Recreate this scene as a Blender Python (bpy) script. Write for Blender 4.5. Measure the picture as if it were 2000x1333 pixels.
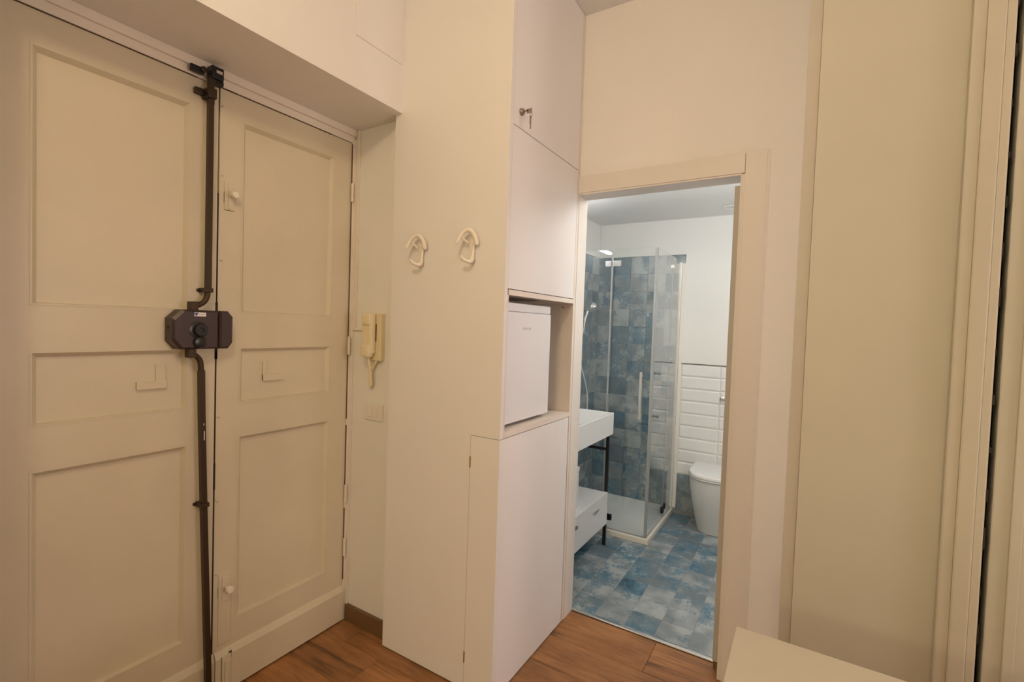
import bpy, bmesh, math, random
from mathutils import Vector, Matrix
random.seed(7)
for o in list(bpy.data.objects): bpy.data.objects.remove(o)
S = bpy.context.scene
C = S.collection
R = math.radians

# ------------------------------------------------------------------ camera
F_PX, YAW, PITCH, ROLL, CAM_Z = 936.33, R(31.533), R(-1.806), R(1.946), 1.45
fw = Vector((-math.sin(YAW)*math.cos(PITCH), math.cos(YAW)*math.cos(PITCH), math.sin(PITCH)))
rt = Vector((math.cos(YAW), math.sin(YAW), 0)); up = rt.cross(fw)
cr, sr = math.cos(ROLL), math.sin(ROLL)
rt, up = cr*rt + sr*up, cr*up - sr*rt
cam = bpy.data.cameras.new('camera'); camo = bpy.data.objects.new('camera', cam); C.objects.link(camo)
cam.sensor_width = 36; cam.lens = F_PX/2000*36; cam.clip_start = .02; cam.clip_end = 60
m = Matrix((rt, up, -fw)).transposed().to_4x4(); m.translation = (0, 0, CAM_Z)
camo.matrix_world = m
S.camera = camo

# ------------------------------------------------------------------ world, lights, exposure
w = bpy.data.worlds.new('world'); S.world = w; w.use_nodes = True
w.node_tree.nodes['Background'].inputs[0].default_value = (.9, .85, .8, 1)
w.node_tree.nodes['Background'].inputs[1].default_value = .02
S.view_settings.view_transform = 'Standard'; S.view_settings.look = 'None'
S.view_settings.exposure = 0; S.view_settings.gamma = 1; S.view_settings.use_curve_mapping = False

HALL_LAMP = (-.4, -.15, 2.82)
FAR_LAMP = (-.2, -3.2, 2.24)
BATH_LAMP = (-.02, 2.50, 2.20)
def area(name, loc, direction, sx, sy, power, color):
    l = bpy.data.lights.new(name, 'AREA'); l.shape = 'RECTANGLE'; l.size = sx; l.size_y = sy
    l.energy = power; l.color = color
    o = bpy.data.objects.new(name, l); C.objects.link(o); o.location = loc
    o.rotation_euler = Vector(direction).to_track_quat('-Z', 'Z').to_euler()
    return o
def point(name, loc, power, color, radius):
    l = bpy.data.lights.new(name, 'POINT'); l.energy = power; l.color = color; l.shadow_soft_size = radius
    o = bpy.data.objects.new(name, l); C.objects.link(o); o.location = loc
    return o
point('hall_lamp_light', HALL_LAMP, 30, (1, .75, .485), .10)
point('far_lamp_light', FAR_LAMP, 64, (1, .84, .515), .12)
area('passage_window_light', (2.09, 1.885, 1.55), (-1, 0, 0), .46, 2.35, 57, (1, .795, .79))
point('bathroom_ceiling_light', BATH_LAMP, 16.5, (1, .99, .97), .07)

# ------------------------------------------------------------------ materials
def nodes(name):
    m = bpy.data.materials.new(name); m.use_nodes = True
    nt = m.node_tree; b = nt.nodes['Principled BSDF']
    return m, nt, b
def lnk(nt, a, b): nt.links.new(a, b)
def mix_rgb(nt, fac, a, b, mode='MIX'):
    n = nt.nodes.new('ShaderNodeMix'); n.data_type = 'RGBA'; n.blend_type = mode
    for s, v in ((n.inputs[0], fac), (n.inputs[6], a), (n.inputs[7], b)):
        if isinstance(v, (int, float)): s.default_value = v
        elif isinstance(v, tuple): s.default_value = v + (1,) if len(v) == 3 else v
        else: lnk(nt, v, s)
    return n.outputs[2]
def noise(nt, vec, scale, detail=3, rough=.55):
    n = nt.nodes.new('ShaderNodeTexNoise'); n.inputs['Scale'].default_value = scale
    n.inputs['Detail'].default_value = detail; n.inputs['Roughness'].default_value = rough
    if vec is not None: lnk(nt, vec, n.inputs['Vector'])
    return n.outputs['Fac']
def ramp(nt, fac, stops):
    n = nt.nodes.new('ShaderNodeValToRGB'); e = n.color_ramp.elements
    e[0].position, e[0].color = stops[0][0], stops[0][1] + (1,)
    e[1].position, e[1].color = stops[-1][0], stops[-1][1] + (1,)
    for p, c in stops[1:-1]:
        x = e.new(p); x.color = c + (1,)
    lnk(nt, fac, n.inputs[0]); return n.outputs[0]
def mapping(nt, vec, scale=(1, 1, 1)):
    n = nt.nodes.new('ShaderNodeMapping'); n.inputs['Scale'].default_value = scale
    lnk(nt, vec, n.inputs['Vector']); return n.outputs[0]
def bump(nt, b, h, strength, dist):
    n = nt.nodes.new('ShaderNodeBump'); n.inputs['Strength'].default_value = strength
    n.inputs['Distance'].default_value = dist
    lnk(nt, h, n.inputs['Height']); lnk(nt, n.outputs[0], b.inputs['Normal'])
def paint(name, col, rough=.5, var=.04, bscale=60, bstr=.08, spec=.5):
    m, nt, b = nodes(name)
    g = nt.nodes.new('ShaderNodeNewGeometry').outputs['Position']
    n = noise(nt, g, 3.0, 4)
    lo = tuple(c*(1-var) for c in col); hi = tuple(min(1, c*(1+var)) for c in col)
    lnk(nt, ramp(nt, n, [(.3, lo), (.7, hi)]), b.inputs['Base Color'])
    b.inputs['Roughness'].default_value = rough; b.inputs['Specular IOR Level'].default_value = spec
    bump(nt, b, noise(nt, g, bscale, 3), bstr, .004)
    return m
def plain(name, col, rough=.4, metal=0.0):
    m, nt, b = nodes(name)
    g = nt.nodes.new('ShaderNodeTexCoord').outputs['Object']
    n = noise(nt, g, 25, 2)
    lnk(nt, ramp(nt, n, [(.3, tuple(c*.985 for c in col)), (.7, tuple(min(1, c*1.01) for c in col))]), b.inputs['Base Color'])
    b.inputs['Roughness'].default_value = rough; b.inputs['Metallic'].default_value = metal
    return m
MAT = {}
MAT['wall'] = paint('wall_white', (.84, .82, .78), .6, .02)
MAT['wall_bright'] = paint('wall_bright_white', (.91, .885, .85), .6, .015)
MAT['ceiling'] = paint('ceiling_white', (.80, .79, .77), .7, .02)
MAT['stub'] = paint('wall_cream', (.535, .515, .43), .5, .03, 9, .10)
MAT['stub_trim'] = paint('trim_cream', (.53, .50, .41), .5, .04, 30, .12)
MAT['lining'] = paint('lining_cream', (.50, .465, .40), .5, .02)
MAT['door'] = paint('door_cream', (.67, .605, .45), .42, .04, 22, .16)
MAT['door_frame'] = paint('frame_cream', (.82, .76, .66), .5, .05, 40, .3)
MAT['chip'] = plain('chipped_paint', (.13, .085, .05), .8)
MAT['cabinet'] = paint('cabinet_white', (.84, .82, .80), .55, .01, 200, .02)
MAT['cab_edge'] = paint('cabinet_edge', (.80, .72, .64), .45, .02, 200, .02)
MAT['casing'] = paint('casing_white', (.82, .77, .71), .42, .015, 80, .03)
MAT['dark_gap'] = plain('dark_gap', (.03, .024, .02), .9)
MAT['iron'] = plain('brown_metal', (.058, .038, .021), .42, .55)
MAT['lock'] = plain('brown_lacquer', (.060, .043, .042), .38, .35)
MAT['black'] = plain('black_plastic', (.012, .011, .011), .3)
MAT['black_metal'] = plain('black_metal', (.015, .015, .016), .4, .3)
MAT['steel'] = plain('steel', (.72, .72, .73), .18, 1)
MAT['profile'] = plain('satin_profile', (.78, .78, .77), .22, .25)
MAT['alu'] = plain('aluminium', (.78, .78, .78), .3, 1)
MAT['keymetal'] = plain('key_metal', (.32, .28, .25), .35, .8)
MAT['brass'] = plain('brass', (.46, .31, .12), .35, .9)
MAT['hook'] = plain('hook_plastic', (.86, .80, .68), .32)
MAT['intercom'] = plain('intercom_plastic', (.80, .70, .46), .4)
MAT['switch'] = plain('switch_plastic', (.83, .78, .72), .35)
MAT['sticker'] = plain('sticker_white', (.85, .84, .86), .4)
MAT['stickblue'] = plain('sticker_blue', (.05, .08, .35), .4)
MAT['fridge'] = paint('fridge_white', (.82, .81, .82), .28, .01, 160, .02)
MAT['grey_print'] = plain('grey_print', (.42, .40, .40), .5)
MAT['ceramic'] = plain('ceramic_white', (.84, .84, .83), .12)
MAT['tray'] = paint('tray_white', (.93, .93, .92), .3, .02)
MAT['curb'] = paint('curb_cream', (.82, .78, .70), .4, .02)
MAT['bathwall'] = paint('bathroom_white', (.82, .815, .79), .6, .01)
MAT['bathceil'] = paint('bathroom_ceiling_white', (.92, .92, .90), .6, .01)
MAT['white_tile'] = plain('white_tile', (.83, .83, .82), .14)
MAT['grout'] = paint('grout_grey', (.30, .32, .33), .8, .05)
MAT['grout_white'] = paint('grout_white', (.66, .66, .64), .8, .03)
MAT['trimline'] = plain('trim_grey', (.20, .18, .17), .4, .4)
MAT['seal'] = plain('seal_plastic', (.36, .38, .38), .35)
MAT['table'] = plain('table_cream', (.555, .515, .41), .38)
MAT['bath_drawer'] = plain('drawer_white', (.80, .80, .79), .3)
MAT['hose'] = plain('hose_white', (.80, .80, .80), .3)

def blue_tile():
    m, nt, b = nodes('blue_tile')
    tc = nt.nodes.new('ShaderNodeTexCoord').outputs['Object']
    oi = nt.nodes.new('ShaderNodeObjectInfo').outputs['Random']
    mul = nt.nodes.new('ShaderNodeVectorMath'); mul.operation = 'SCALE'; mul.inputs[0].default_value = (37, 91, 53)
    lnk(nt, oi, mul.inputs['Scale'])
    ad = nt.nodes.new('ShaderNodeVectorMath'); ad.operation = 'ADD'; lnk(nt, tc, ad.inputs[0]); lnk(nt, mul.outputs[0], ad.inputs[1])
    v = ad.outputs[0]
    big = noise(nt, v, 9, 5, .7); fine = noise(nt, v, 75, 4, .75)
    a = nt.nodes.new('ShaderNodeMath'); a.operation = 'MULTIPLY_ADD'; lnk(nt, fine, a.inputs[0]); a.inputs[1].default_value = .55
    lnk(nt, big, a.inputs[2])
    r_ = nt.nodes.new('ShaderNodeMath'); r_.operation = 'MULTIPLY_ADD'; lnk(nt, oi, r_.inputs[0]); r_.inputs[1].default_value = .30
    lnk(nt, a.outputs[0], r_.inputs[2])
    col = ramp(nt, r_.outputs[0], [(.56, (.045, .075, .095)), (.76, (.085, .18, .265)), (.92, (.17, .26, .32)), (1.16, (.40, .44, .46))])
    hue = noise(nt, v, 5, 2)
    col2 = mix_rgb(nt, ramp(nt, hue, [(.42, (0, 0, 0)), (.62, (.75, .75, .75))]), col, (.17, .205, .225))
    lnk(nt, col2, b.inputs['Base Color'])
    b.inputs['Roughness'].default_value = .24
    bump(nt, b, big, .12, .003)
    return m
MAT['blue'] = blue_tile()

def wood():
    m, nt, b = nodes('wood_laminate')
    tc = nt.nodes.new('ShaderNodeTexCoord').outputs['Object']
    oi = nt.nodes.new('ShaderNodeObjectInfo').outputs['Random']
    mul = nt.nodes.new('ShaderNodeVectorMath'); mul.operation = 'SCALE'; mul.inputs[0].default_value = (31, 77, 13)
    lnk(nt, oi, mul.inputs['Scale'])
    ad = nt.nodes.new('ShaderNodeVectorMath'); ad.operation = 'ADD'; lnk(nt, tc, ad.inputs[0]); lnk(nt, mul.outputs[0], ad.inputs[1])
    v = ad.outputs[0]
    grain = noise(nt, mapping(nt, v, (1.6, 18, 18)), 3.2, 6, .65)
    fine = noise(nt, mapping(nt, v, (5, 120, 120)), 2.0, 3, .6)
    base = ramp(nt, grain, [(.28, (.20, .085, .028)), (.5, (.31, .143, .053)), (.72, (.41, .20, .082))])
    base = mix_rgb(nt, .25, base, ramp(nt, fine, [(.3, (.22, .095, .035)), (.7, (.40, .20, .085))]))
    crack = noise(nt, mapping(nt, v, (.55, 7.5, 7.5)), 1.1, 3, .5)
    cm = nt.nodes.new('ShaderNodeMath'); cm.operation = 'SUBTRACT'; lnk(nt, crack, cm.inputs[0]); cm.inputs[1].default_value = .5
    ca = nt.nodes.new('ShaderNodeMath'); ca.operation = 'ABSOLUTE'; lnk(nt, cm.outputs[0], ca.inputs[0])
    gate = ramp(nt, noise(nt, mapping(nt, v, (1.3, 4, 4)), 1.3, 2), [(.40, (0, 0, 0)), (.55, (1, 1, 1))])
    mask = mix_rgb(nt, 1.0, ramp(nt, ca.outputs[0], [(0.0, (.82, .82, .82)), (.010, (.55, .55, .55)), (.040, (0, 0, 0))]), gate, 'MULTIPLY')
    base = mix_rgb(nt, mask, base, (.055, .024, .012))
    blot = noise(nt, mapping(nt, v, (2.2, 5, 5)), 2.0, 4, .6)
    base = mix_rgb(nt, 1.0, base, ramp(nt, blot, [(.32, (.72, .68, .62)), (.62, (1.12, 1.14, 1.14))]), 'MULTIPLY')
    tint = ramp(nt, oi, [(0, (.94, .94, .94)), (1, (1.22, 1.18, 1.12))])
    base = mix_rgb(nt, 1.0, base, tint, 'MULTIPLY')
    lnk(nt, base, b.inputs['Base Color']); b.inputs['Roughness'].default_value = .42
    bump(nt, b, fine, .15, .002)
    return m
MAT['wood'] = wood()
MAT['skirting'] = plain('skirting_wood', (.17, .095, .04), .45)

def glass():
    m = bpy.data.materials.new('shower_glass'); m.use_nodes = True; nt = m.node_tree
    for n in list(nt.nodes): nt.nodes.remove(n)
    out = nt.nodes.new('ShaderNodeOutputMaterial'); mx = nt.nodes.new('ShaderNodeMixShader')
    t = nt.nodes.new('ShaderNodeBsdfTransparent'); t.inputs[0].default_value = (.975, .985, .98, 1)
    g = nt.nodes.new('ShaderNodeBsdfGlossy'); g.inputs['Roughness'].default_value = .0; g.inputs[0].default_value = (1, 1, 1, 1)
    f = nt.nodes.new('ShaderNodeFresnel'); f.inputs[0].default_value = 1.55
    ge = nt.nodes.new('ShaderNodeNewGeometry'); mi = nt.nodes.new('ShaderNodeMix')   # same index from either face of the pane
    mi.inputs[2].default_value = 1.55; mi.inputs[3].default_value = 1/1.55
    lnk(nt, ge.outputs['Backfacing'], mi.inputs[0]); lnk(nt, mi.outputs[0], f.inputs[0])
    lnk(nt, f.outputs[0], mx.inputs[0]); lnk(nt, t.outputs[0], mx.inputs[1]); lnk(nt, g.outputs[0], mx.inputs[2])
    lnk(nt, mx.outputs[0], out.inputs[0]); return m
MAT['glass'] = glass()
def emit(name, col, s):
    m = bpy.data.materials.new(name); m.use_nodes = True; nt = m.node_tree
    b = nt.nodes['Principled BSDF']; b.inputs['Base Color'].default_value = col + (1,)
    b.inputs['Emission Color'].default_value = col + (1,); b.inputs['Emission Strength'].default_value = s
    return m
MAT['led'] = emit('led_white', (1, .985, .98), 16)
MAT['lamp_glow'] = emit('lamp_glow', (1, .78, .5), 6)

# ------------------------------------------------------------------ mesh helpers
ORG = {}
def bx(bm, x0, x1, y0, y1, z0, z1, bev=0.0, seg=2):
    b2 = bmesh.new()
    bmesh.ops.create_cube(b2, size=1)
    for v in b2.verts:
        v.co = Vector(((x0+x1)/2 + v.co.x*(x1-x0), (y0+y1)/2 + v.co.y*(y1-y0), (z0+z1)/2 + v.co.z*(z1-z0)))
    if bev > 0: bmesh.ops.bevel(b2, geom=b2.edges[:], offset=bev, segments=seg, affect='EDGES', profile=.6)
    merge(bm, b2); return bm
def merge(bm, b2):
    mp = {}
    for v in b2.verts: mp[v] = bm.verts.new(v.co)
    for f in b2.faces:
        try: bm.faces.new([mp[v] for v in f.verts])
        except ValueError: pass
    b2.free()
def box(*a, **k): return bx(bmesh.new(), *a, **k)
def boxes(lst, bev=0.0):
    bm = bmesh.new()
    for a in lst: bx(bm, *a, bev=bev)
    return bm
def tube(pts, rad, n=10, bm=None, cap=True, square=False):
    bm = bm or bmesh.new()
    pts = [Vector(p) for p in pts]
    rads = rad if isinstance(rad, (list, tuple)) else [rad]*len(pts)
    t0 = (pts[1]-pts[0]).normalized()
    nrm = Vector((0, 0, 1)) if abs(t0.z) < .9 else Vector((0, 1, 0))
    rings = []
    for i, p in enumerate(pts):
        t = (pts[min(i+1, len(pts)-1)] - pts[max(i-1, 0)]).normalized()
        nrm = (nrm - t*nrm.dot(t)).normalized(); bn = t.cross(nrm)
        k = 4 if square else n
        off = math.pi/4 if square else 0
        rr = rads[i]*(math.sqrt(2) if square else 1)
        rings.append([bm.verts.new(p + rr*(math.cos(off+2*math.pi*j/k)*nrm + math.sin(off+2*math.pi*j/k)*bn)) for j in range(k)])
    for a, b in zip(rings, rings[1:]):
        k = len(a)
        for j in range(k): bm.faces.new((a[j], a[(j+1) % k], b[(j+1) % k], b[j]))
    if cap:
        bm.faces.new(rings[0][::-1]); bm.faces.new(rings[-1])
    return bm
def smooth_path(pts, n=6):
    P = [Vector(p) for p in pts]; out = []
    Q = [P[0]*2-P[1]] + P + [P[-1]*2-P[-2]]
    for i in range(1, len(Q)-2):
        for k in range(n):
            t = k/n; a, b, c, d = Q[i-1:i+3]
            out.append(.5*((2*b) + (c-a)*t + (2*a-5*b+4*c-d)*t*t + (3*b-a-3*c+d)*t**3))
    out.append(P[-1]); return out
def lathe(c, axis, prof, n=24, bm=None):
    """prof: list of (radius, distance along axis)"""
    bm = bm or bmesh.new(); c = Vector(c); ax = Vector(axis).normalized()
    e1 = ax.orthogonal().normalized(); e2 = ax.cross(e1); rings = []
    for r_, h in prof:
        if r_ < 1e-6: rings.append([bm.verts.new(c+ax*h)])
        else: rings.append([bm.verts.new(c+ax*h+r_*(math.cos(2*math.pi*j/n)*e1+math.sin(2*math.pi*j/n)*e2)) for j in range(n)])
    for a, b in zip(rings, rings[1:]):
        for j in range(n):
            A = [a[j % len(a)], a[(j+1) % len(a)], b[(j+1) % len(b)], b[j % len(b)]]
            u = []
            for v in A:
                if v not in u: u.append(v)
            if len(u) > 2: bm.faces.new(u)
    for rg, rev in ((rings[0], True), (rings[-1], False)):
        if len(rg) > 2: bm.faces.new(rg[::-1] if rev else rg)
    return bm
def prism_x(poly, x0, x1, inset=0.0):
    """poly of (y,z); extruded from x0 (back) to x1 (front), the front may be inset towards the centre"""
    bm = bmesh.new(); cy = sum(p[0] for p in poly)/len(poly); cz = sum(p[1] for p in poly)/len(poly)
    def ring(x, s): return [bm.verts.new((x, y - math.copysign(min(abs(y-cy), s), y-cy), z - math.copysign(min(abs(z-cz), s), z-cz))) for y, z in poly]
    xm = x1 - math.copysign(inset, x1-x0)
    rs = [ring(x0, 0), ring(xm, 0)] + ([ring(x1, inset)] if inset else [])
    n = len(poly)
    for a, b in zip(rs, rs[1:]):
        for j in range(n): bm.faces.new((a[j], a[(j+1) % n], b[(j+1) % n], b[j]))
    bm.faces.new(rs[0][::-1]); bm.faces.new(rs[-1])
    return bm

def mesh_from(bm, name):
    bmesh.ops.remove_doubles(bm, verts=bm.verts[:], dist=1e-6)
    bmesh.ops.recalc_face_normals(bm, faces=bm.faces[:])
    me = bpy.data.meshes.new(name); bm.to_mesh(me); bm.free(); return me
def obj(name, bm, mat, parent=None, smooth=False, label=None):
    co = [v.co for v in bm.verts]
    lo = Vector((min(c.x for c in co), min(c.y for c in co), min(c.z for c in co)))
    hi = Vector((max(c.x for c in co), max(c.y for c in co), max(c.z for c in co)))
    cen = (lo+hi)/2
    if parent is None: cen.z = lo.z
    for v in bm.verts: v.co -= cen
    me = mesh_from(bm, name); me.materials.append(MAT[mat])
    if smooth:
        me.polygons.foreach_set('use_smooth', [True]*len(me.polygons)); me.set_sharp_from_angle(angle=R(38))
    o = bpy.data.objects.new(name, me); C.objects.link(o); ORG[o] = cen
    if parent is not None:
        o.parent = parent; o.location = cen - ORG[parent]
    else: o.location = cen
    if label: o['label'] = label
    return o
def inst(src, parent, loc, rot=None):
    o = src.copy(); C.objects.link(o); o.parent = parent; o.location = Vector(loc) - (ORG[parent] if parent else Vector())
    if rot: o.rotation_euler = rot
    ORG[o] = Vector(loc); return o
def thing(name, loc, label=None, cat=None, group=None, kind=None):
    o = bpy.data.objects.new(name, None); C.objects.link(o); o.location = loc; o.empty_display_size = .05
    ORG[o] = Vector(loc); return tag(o, label, cat, group, kind)
def tag(o, label=None, cat=None, group=None, kind=None):
    for k, v in (('label', label), ('category', cat), ('group', group), ('kind', kind)):
        if v: o[k] = v
    return o
def struct(name, bm, mat, label, cat):
    return tag(obj(name, bm, mat), label, cat, kind='structure')

# ------------------------------------------------------------------ dimensions
CEIL = 2.9415
XW, XD, SOF = -1.515, -1.8567, 2.342          # wall face, door leaf face, soffit of the niche
YREV, YH = 1.556, 1.510                        # niche reveal, cabinet side
XC = -.9657                                    # cabinet front
YB, YC = 2.150, 2.137                          # partition face, casing face
YB2 = 2.250                                    # partition back
Y3 = 1.5                                       # right partition face
BXL, BYB, BZC = -1.555, 3.94, 2.340            # bathroom left wall, back wall, ceiling
BXR = .32

# ------------------------------------------------------------------ structure: hall
fl = struct('floor', box(-1.95, 2.3, -4.7, 2.246, -.06, -.007), 'skirting', 'brown oak laminate floor of the hallway', 'floor')
PL_W, PL_L, PT = .19, 1.26, .007
pm = {}
def plank(x0, x1, y0, y1):
    g = .0006
    key = (round(x1-x0, 4), round(y1-y0, 4))
    c = ((x0+x1)/2, (y0+y1)/2, -PT/2)
    if key not in pm: pm[key] = obj('plank', box(x0+g, x1-g, y0+g, y1-g, -PT, 0, bev=.0012, seg=1), 'wood', fl)
    else: inst(pm[key], fl, c)
ends = {0: -1.50, 1: -.62, 2: -1.10, 3: -.53, 4: -1.3}
edges = [2.243]; y = 2.01
while y > -.45: edges.append(y); y -= PL_W
for i in range(len(edges)-1):
    y1, y0 = edges[i], edges[i+1]
    e = {0: -.53, 1: .12, 2: -1.25, 3: -.45, 4: -1.50}.get(i, -1.7 + ((i*.47) % 1.0))
    xs = [-1.90]; x = e
    while x - PL_L > -1.90: x -= PL_L
    while x < 1.6:
        if x > -1.88: xs.append(x)
        x += PL_L
    xs.append(1.6)
    for a, b in zip(xs, xs[1:]): plank(a, b, y0, y1)
# remaining floor behind the camera
obj('plank_field', box(-1.90, 2.2, -4.6, edges[-1], -.007, -.0005), 'wood', fl)['kind'] = 'stuff'

struct('ceiling', box(-2.0, 2.3, -4.7, 2.15, CEIL, CEIL+.1), 'ceiling', 'off-white hallway ceiling', 'ceiling')
struct('wall_left', boxes([(-2.05, XW, -4.7, .30, 0, CEIL), (-2.05, XW, .30, YREV, SOF, CEIL), (-2.05, XW, YREV, YB, 0, CEIL),
                           (-2.05, -2.0, .30, YREV, 0, SOF)]), 'wall', 'white wall with a deep niche around the old entry doors', 'wall')
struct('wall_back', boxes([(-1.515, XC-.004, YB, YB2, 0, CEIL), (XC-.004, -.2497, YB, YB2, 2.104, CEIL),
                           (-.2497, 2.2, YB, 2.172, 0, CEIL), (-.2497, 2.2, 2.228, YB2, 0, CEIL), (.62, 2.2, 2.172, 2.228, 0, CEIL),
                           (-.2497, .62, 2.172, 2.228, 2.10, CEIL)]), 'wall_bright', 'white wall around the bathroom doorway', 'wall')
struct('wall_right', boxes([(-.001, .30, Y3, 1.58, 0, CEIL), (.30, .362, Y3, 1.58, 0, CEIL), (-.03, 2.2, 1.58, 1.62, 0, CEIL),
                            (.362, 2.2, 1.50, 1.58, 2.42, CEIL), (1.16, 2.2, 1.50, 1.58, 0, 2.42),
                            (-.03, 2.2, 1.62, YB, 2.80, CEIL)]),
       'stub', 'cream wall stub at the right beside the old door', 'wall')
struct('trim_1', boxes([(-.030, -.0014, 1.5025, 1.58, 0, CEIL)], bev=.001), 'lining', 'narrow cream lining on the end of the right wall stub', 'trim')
struct('wall_east', box(2.2, 2.3, -4.7, YB2, 0, CEIL), 'wall', 'white side wall of the hall behind the camera', 'wall')
struct('wall_south', box(-2.05, 2.3, -4.8, -4.7, 0, CEIL), 'wall', 'white end wall of the hall behind the camera', 'wall')
sk = struct('baseboard_left', box(XD+.012, -1.535, YREV-.016, YREV, 0, .078, bev=.002), 'skirting', 'brown wooden baseboard between entry door and tall cabinet', 'baseboard')

# hatch in the wall above the niche
hatch = thing('access_hatch', (XW, 1.36, 2.54), 'flush white access hatch high in the wall above the entry doors', 'hatch')
obj('hatch_panel', box(XW-.001, XW+.003, 1.2585, 1.4985, 2.541, 2.9385, bev=.001), 'wall', hatch)
obj('hatch_gap', boxes([(XW-.001, XW+.0008, 1.2562, 1.2585, 2.5385, 2.9385), (XW-.001, XW+.0008, 1.2562, 1.42, 2.5385, 2.541)]), 'cab_edge', hatch)

# ------------------------------------------------------------------ entry door frame
fr = thing('trim_2', (XD, .93, 0), 'cream painted timber frame around the old entry doors', 'door frame', kind='structure')
obj('frame_head', boxes([(-1.93, XD+.004, .30, YREV, 2.2832, SOF), (-1.93, XD+.016, .30, YREV, 2.312, SOF)], bev=.002), 'door_frame', fr)
obj('frame_jamb', boxes([(-1.93, XD+.006, 1.5332, YREV, 0, 2.287), (-1.93, XD+.018, 1.545, YREV, 0, 2.30)], bev=.002), 'door_frame', fr)
obj('frame_jamb', box(-1.93, XD+.006, .30, .328, 0, 2.287, bev=.002), 'door_frame', fr)
for z in (.62, .36, 1.33, 2.05):
    obj('hinge', lathe((XD+.010, 1.5325, z-.045), (0, 0, 1), [(.001, 0), (.0065, .003), (.0065, .087), (.001, .09)], 10), 'door_frame', fr, True)

# ------------------------------------------------------------------ entry door leaves
PZ = [(1.4675, 2.1845), (1.1195, 1.328), (.274, .985)]
def leaf(name, y0, y1, p0, p1, kick, label):
    d = thing(name, (XD, (y0+y1)/2, .006), label, 'door', kind='structure')
    zb, zt = .006, 2.2798
    fz = [zb] + [v for a in sorted(PZ) for v in a] + [zt]
    bl = [(XD-.045, XD, y0, p0, zb, zt), (XD-.045, XD, p1, y1, zb, zt)]
    for k in range(0, 8, 2): bl.append((XD-.045, XD, p0, p1, fz[k], fz[k+1]))
    bm = boxes(bl)
    obj('leaf_frame', bm, 'door', d)
    for a, b in PZ:
        rec, mw = .015, .0135
        bm = bmesh.new()
        def ring(x, s): return [bm.verts.new((x, yy, zz)) for yy, zz in ((p0+s, a+min(s, .0045)), (p1-s*.8, a+min(s, .0045)), (p1-s*.8, b-s), (p0+s, b-s))]
        r1, r2, r3, r4 = ring(XD+.0012, -.004), ring(XD+.0012, .001), ring(XD-rec, mw), ring(XD-rec-.004, mw)
        for A, B in ((r1, r2), (r2, r3), (r3, r4)):
            for j in range(4): bm.faces.new((A[j], A[(j+1) % 4], B[(j+1) % 4], B[j]))
        obj('moulding', bm, 'door', d)
        obj('panel', box(XD-.035, XD-rec-.0005, p0+.002, p1-.002, a+.002, b-.002), 'door', d)
    k0, k1 = kick
    obj('kick_board', prism_profile(k0, k1), 'door', d)
    return d
def prism_profile(y0, y1):
    prof = [(XD-.002, .008), (XD+.014, .008), (XD+.014, .146), (XD+.003, .172), (XD-.002, .172)]
    bm = bmesh.new()
    a = [bm.verts.new((x, y0, z)) for x, z in prof]; b = [bm.verts.new((x, y1, z)) for x, z in prof]
    n = len(prof)
    for j in range(n): bm.faces.new((a[j], a[(j+1) % n], b[(j+1) % n], b[j]))
    bm.faces.new(a[::-1]); bm.faces.new(b)
    return bm
dl = leaf('door_1', .330, .9335, .441, .839, (.331, .940), 'left leaf of the cream panelled entry doors, carrying the bolt rods')
dr = leaf('door_2', .9395, 1.5315, 1.0265, 1.432, (.944, 1.5305), 'right leaf of the cream panelled entry doors, beside the reveal')
# shallow L-shaped plates on the middle panels
PXF = XD-.0155
obj('corner_plate', boxes([(PXF-.001, PXF+.007, .749, .779, 1.199, 1.279), (PXF-.001, PXF+.010, .694, .781, 1.197, 1.2225)], bev=.0015), 'door', dl)
obj('corner_plate', boxes([(PXF-.001, PXF+.007, 1.124, 1.142, 1.193, 1.273), (PXF-.001, PXF+.010, 1.124, 1.2155, 1.193, 1.219)], bev=.0015), 'door', dr)
for z in (2.216, 1.968, 1.657, 1.074, .756, .475):
    obj('stud', lathe((XD, .949, z), (1, 0, 0), [(.0055, 0), (.0055, .002), (.0035, .004), (0, .005)], 10), 'door', dr, True)
# slide bolts painted over
def slide_bolt(z0, z1, zk, y0, y1):
    p = obj('slide_bolt', boxes([(XD-.001, XD+.003, y0, y1, z0, z1), (XD, XD+.006, y0+.012, y1-.012, zk-.05, zk+.045)], bev=.001), 'door', dr)
    obj('bolt_knob', lathe((XD+.006, (y0+y1)/2+.004, zk), (1, 0, 0), [(.006, 0), (.0055, .012), (.013, .016), (.0145, .024), (.011, .032), (0, .034)], 16), 'hook', p, True)
    obj('paint_crack', boxes([(XD, XD+.0006, y1-.0002, y1+.0016, z0+.02, z1-.05), (XD, XD+.0006, y0, y1, z0-.0016, z0+.0003), (XD, XD+.0006, y0-.0016, y0+.0002, zk-.03, zk+.01)]), 'chip', p)
slide_bolt(.193, .468, .409, .957, 1.004)
slide_bolt(1.845, 1.945, 1.90, .958, .996)
kp = obj('bolt_keeper', boxes([(XD+.012, XD+.020, .966, 1.000, .02, .150), (XD+.018, XD+.026, .974, .992, .02, .13)], bev=.001), 'door', dr)
obj('paint_crack', boxes([(XD+.0142, XD+.0150, .992, 1.004, .130, .158), (XD+.0142, XD+.0150, .9645, .9662, .03, .15)]), 'chip', kp)
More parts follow.
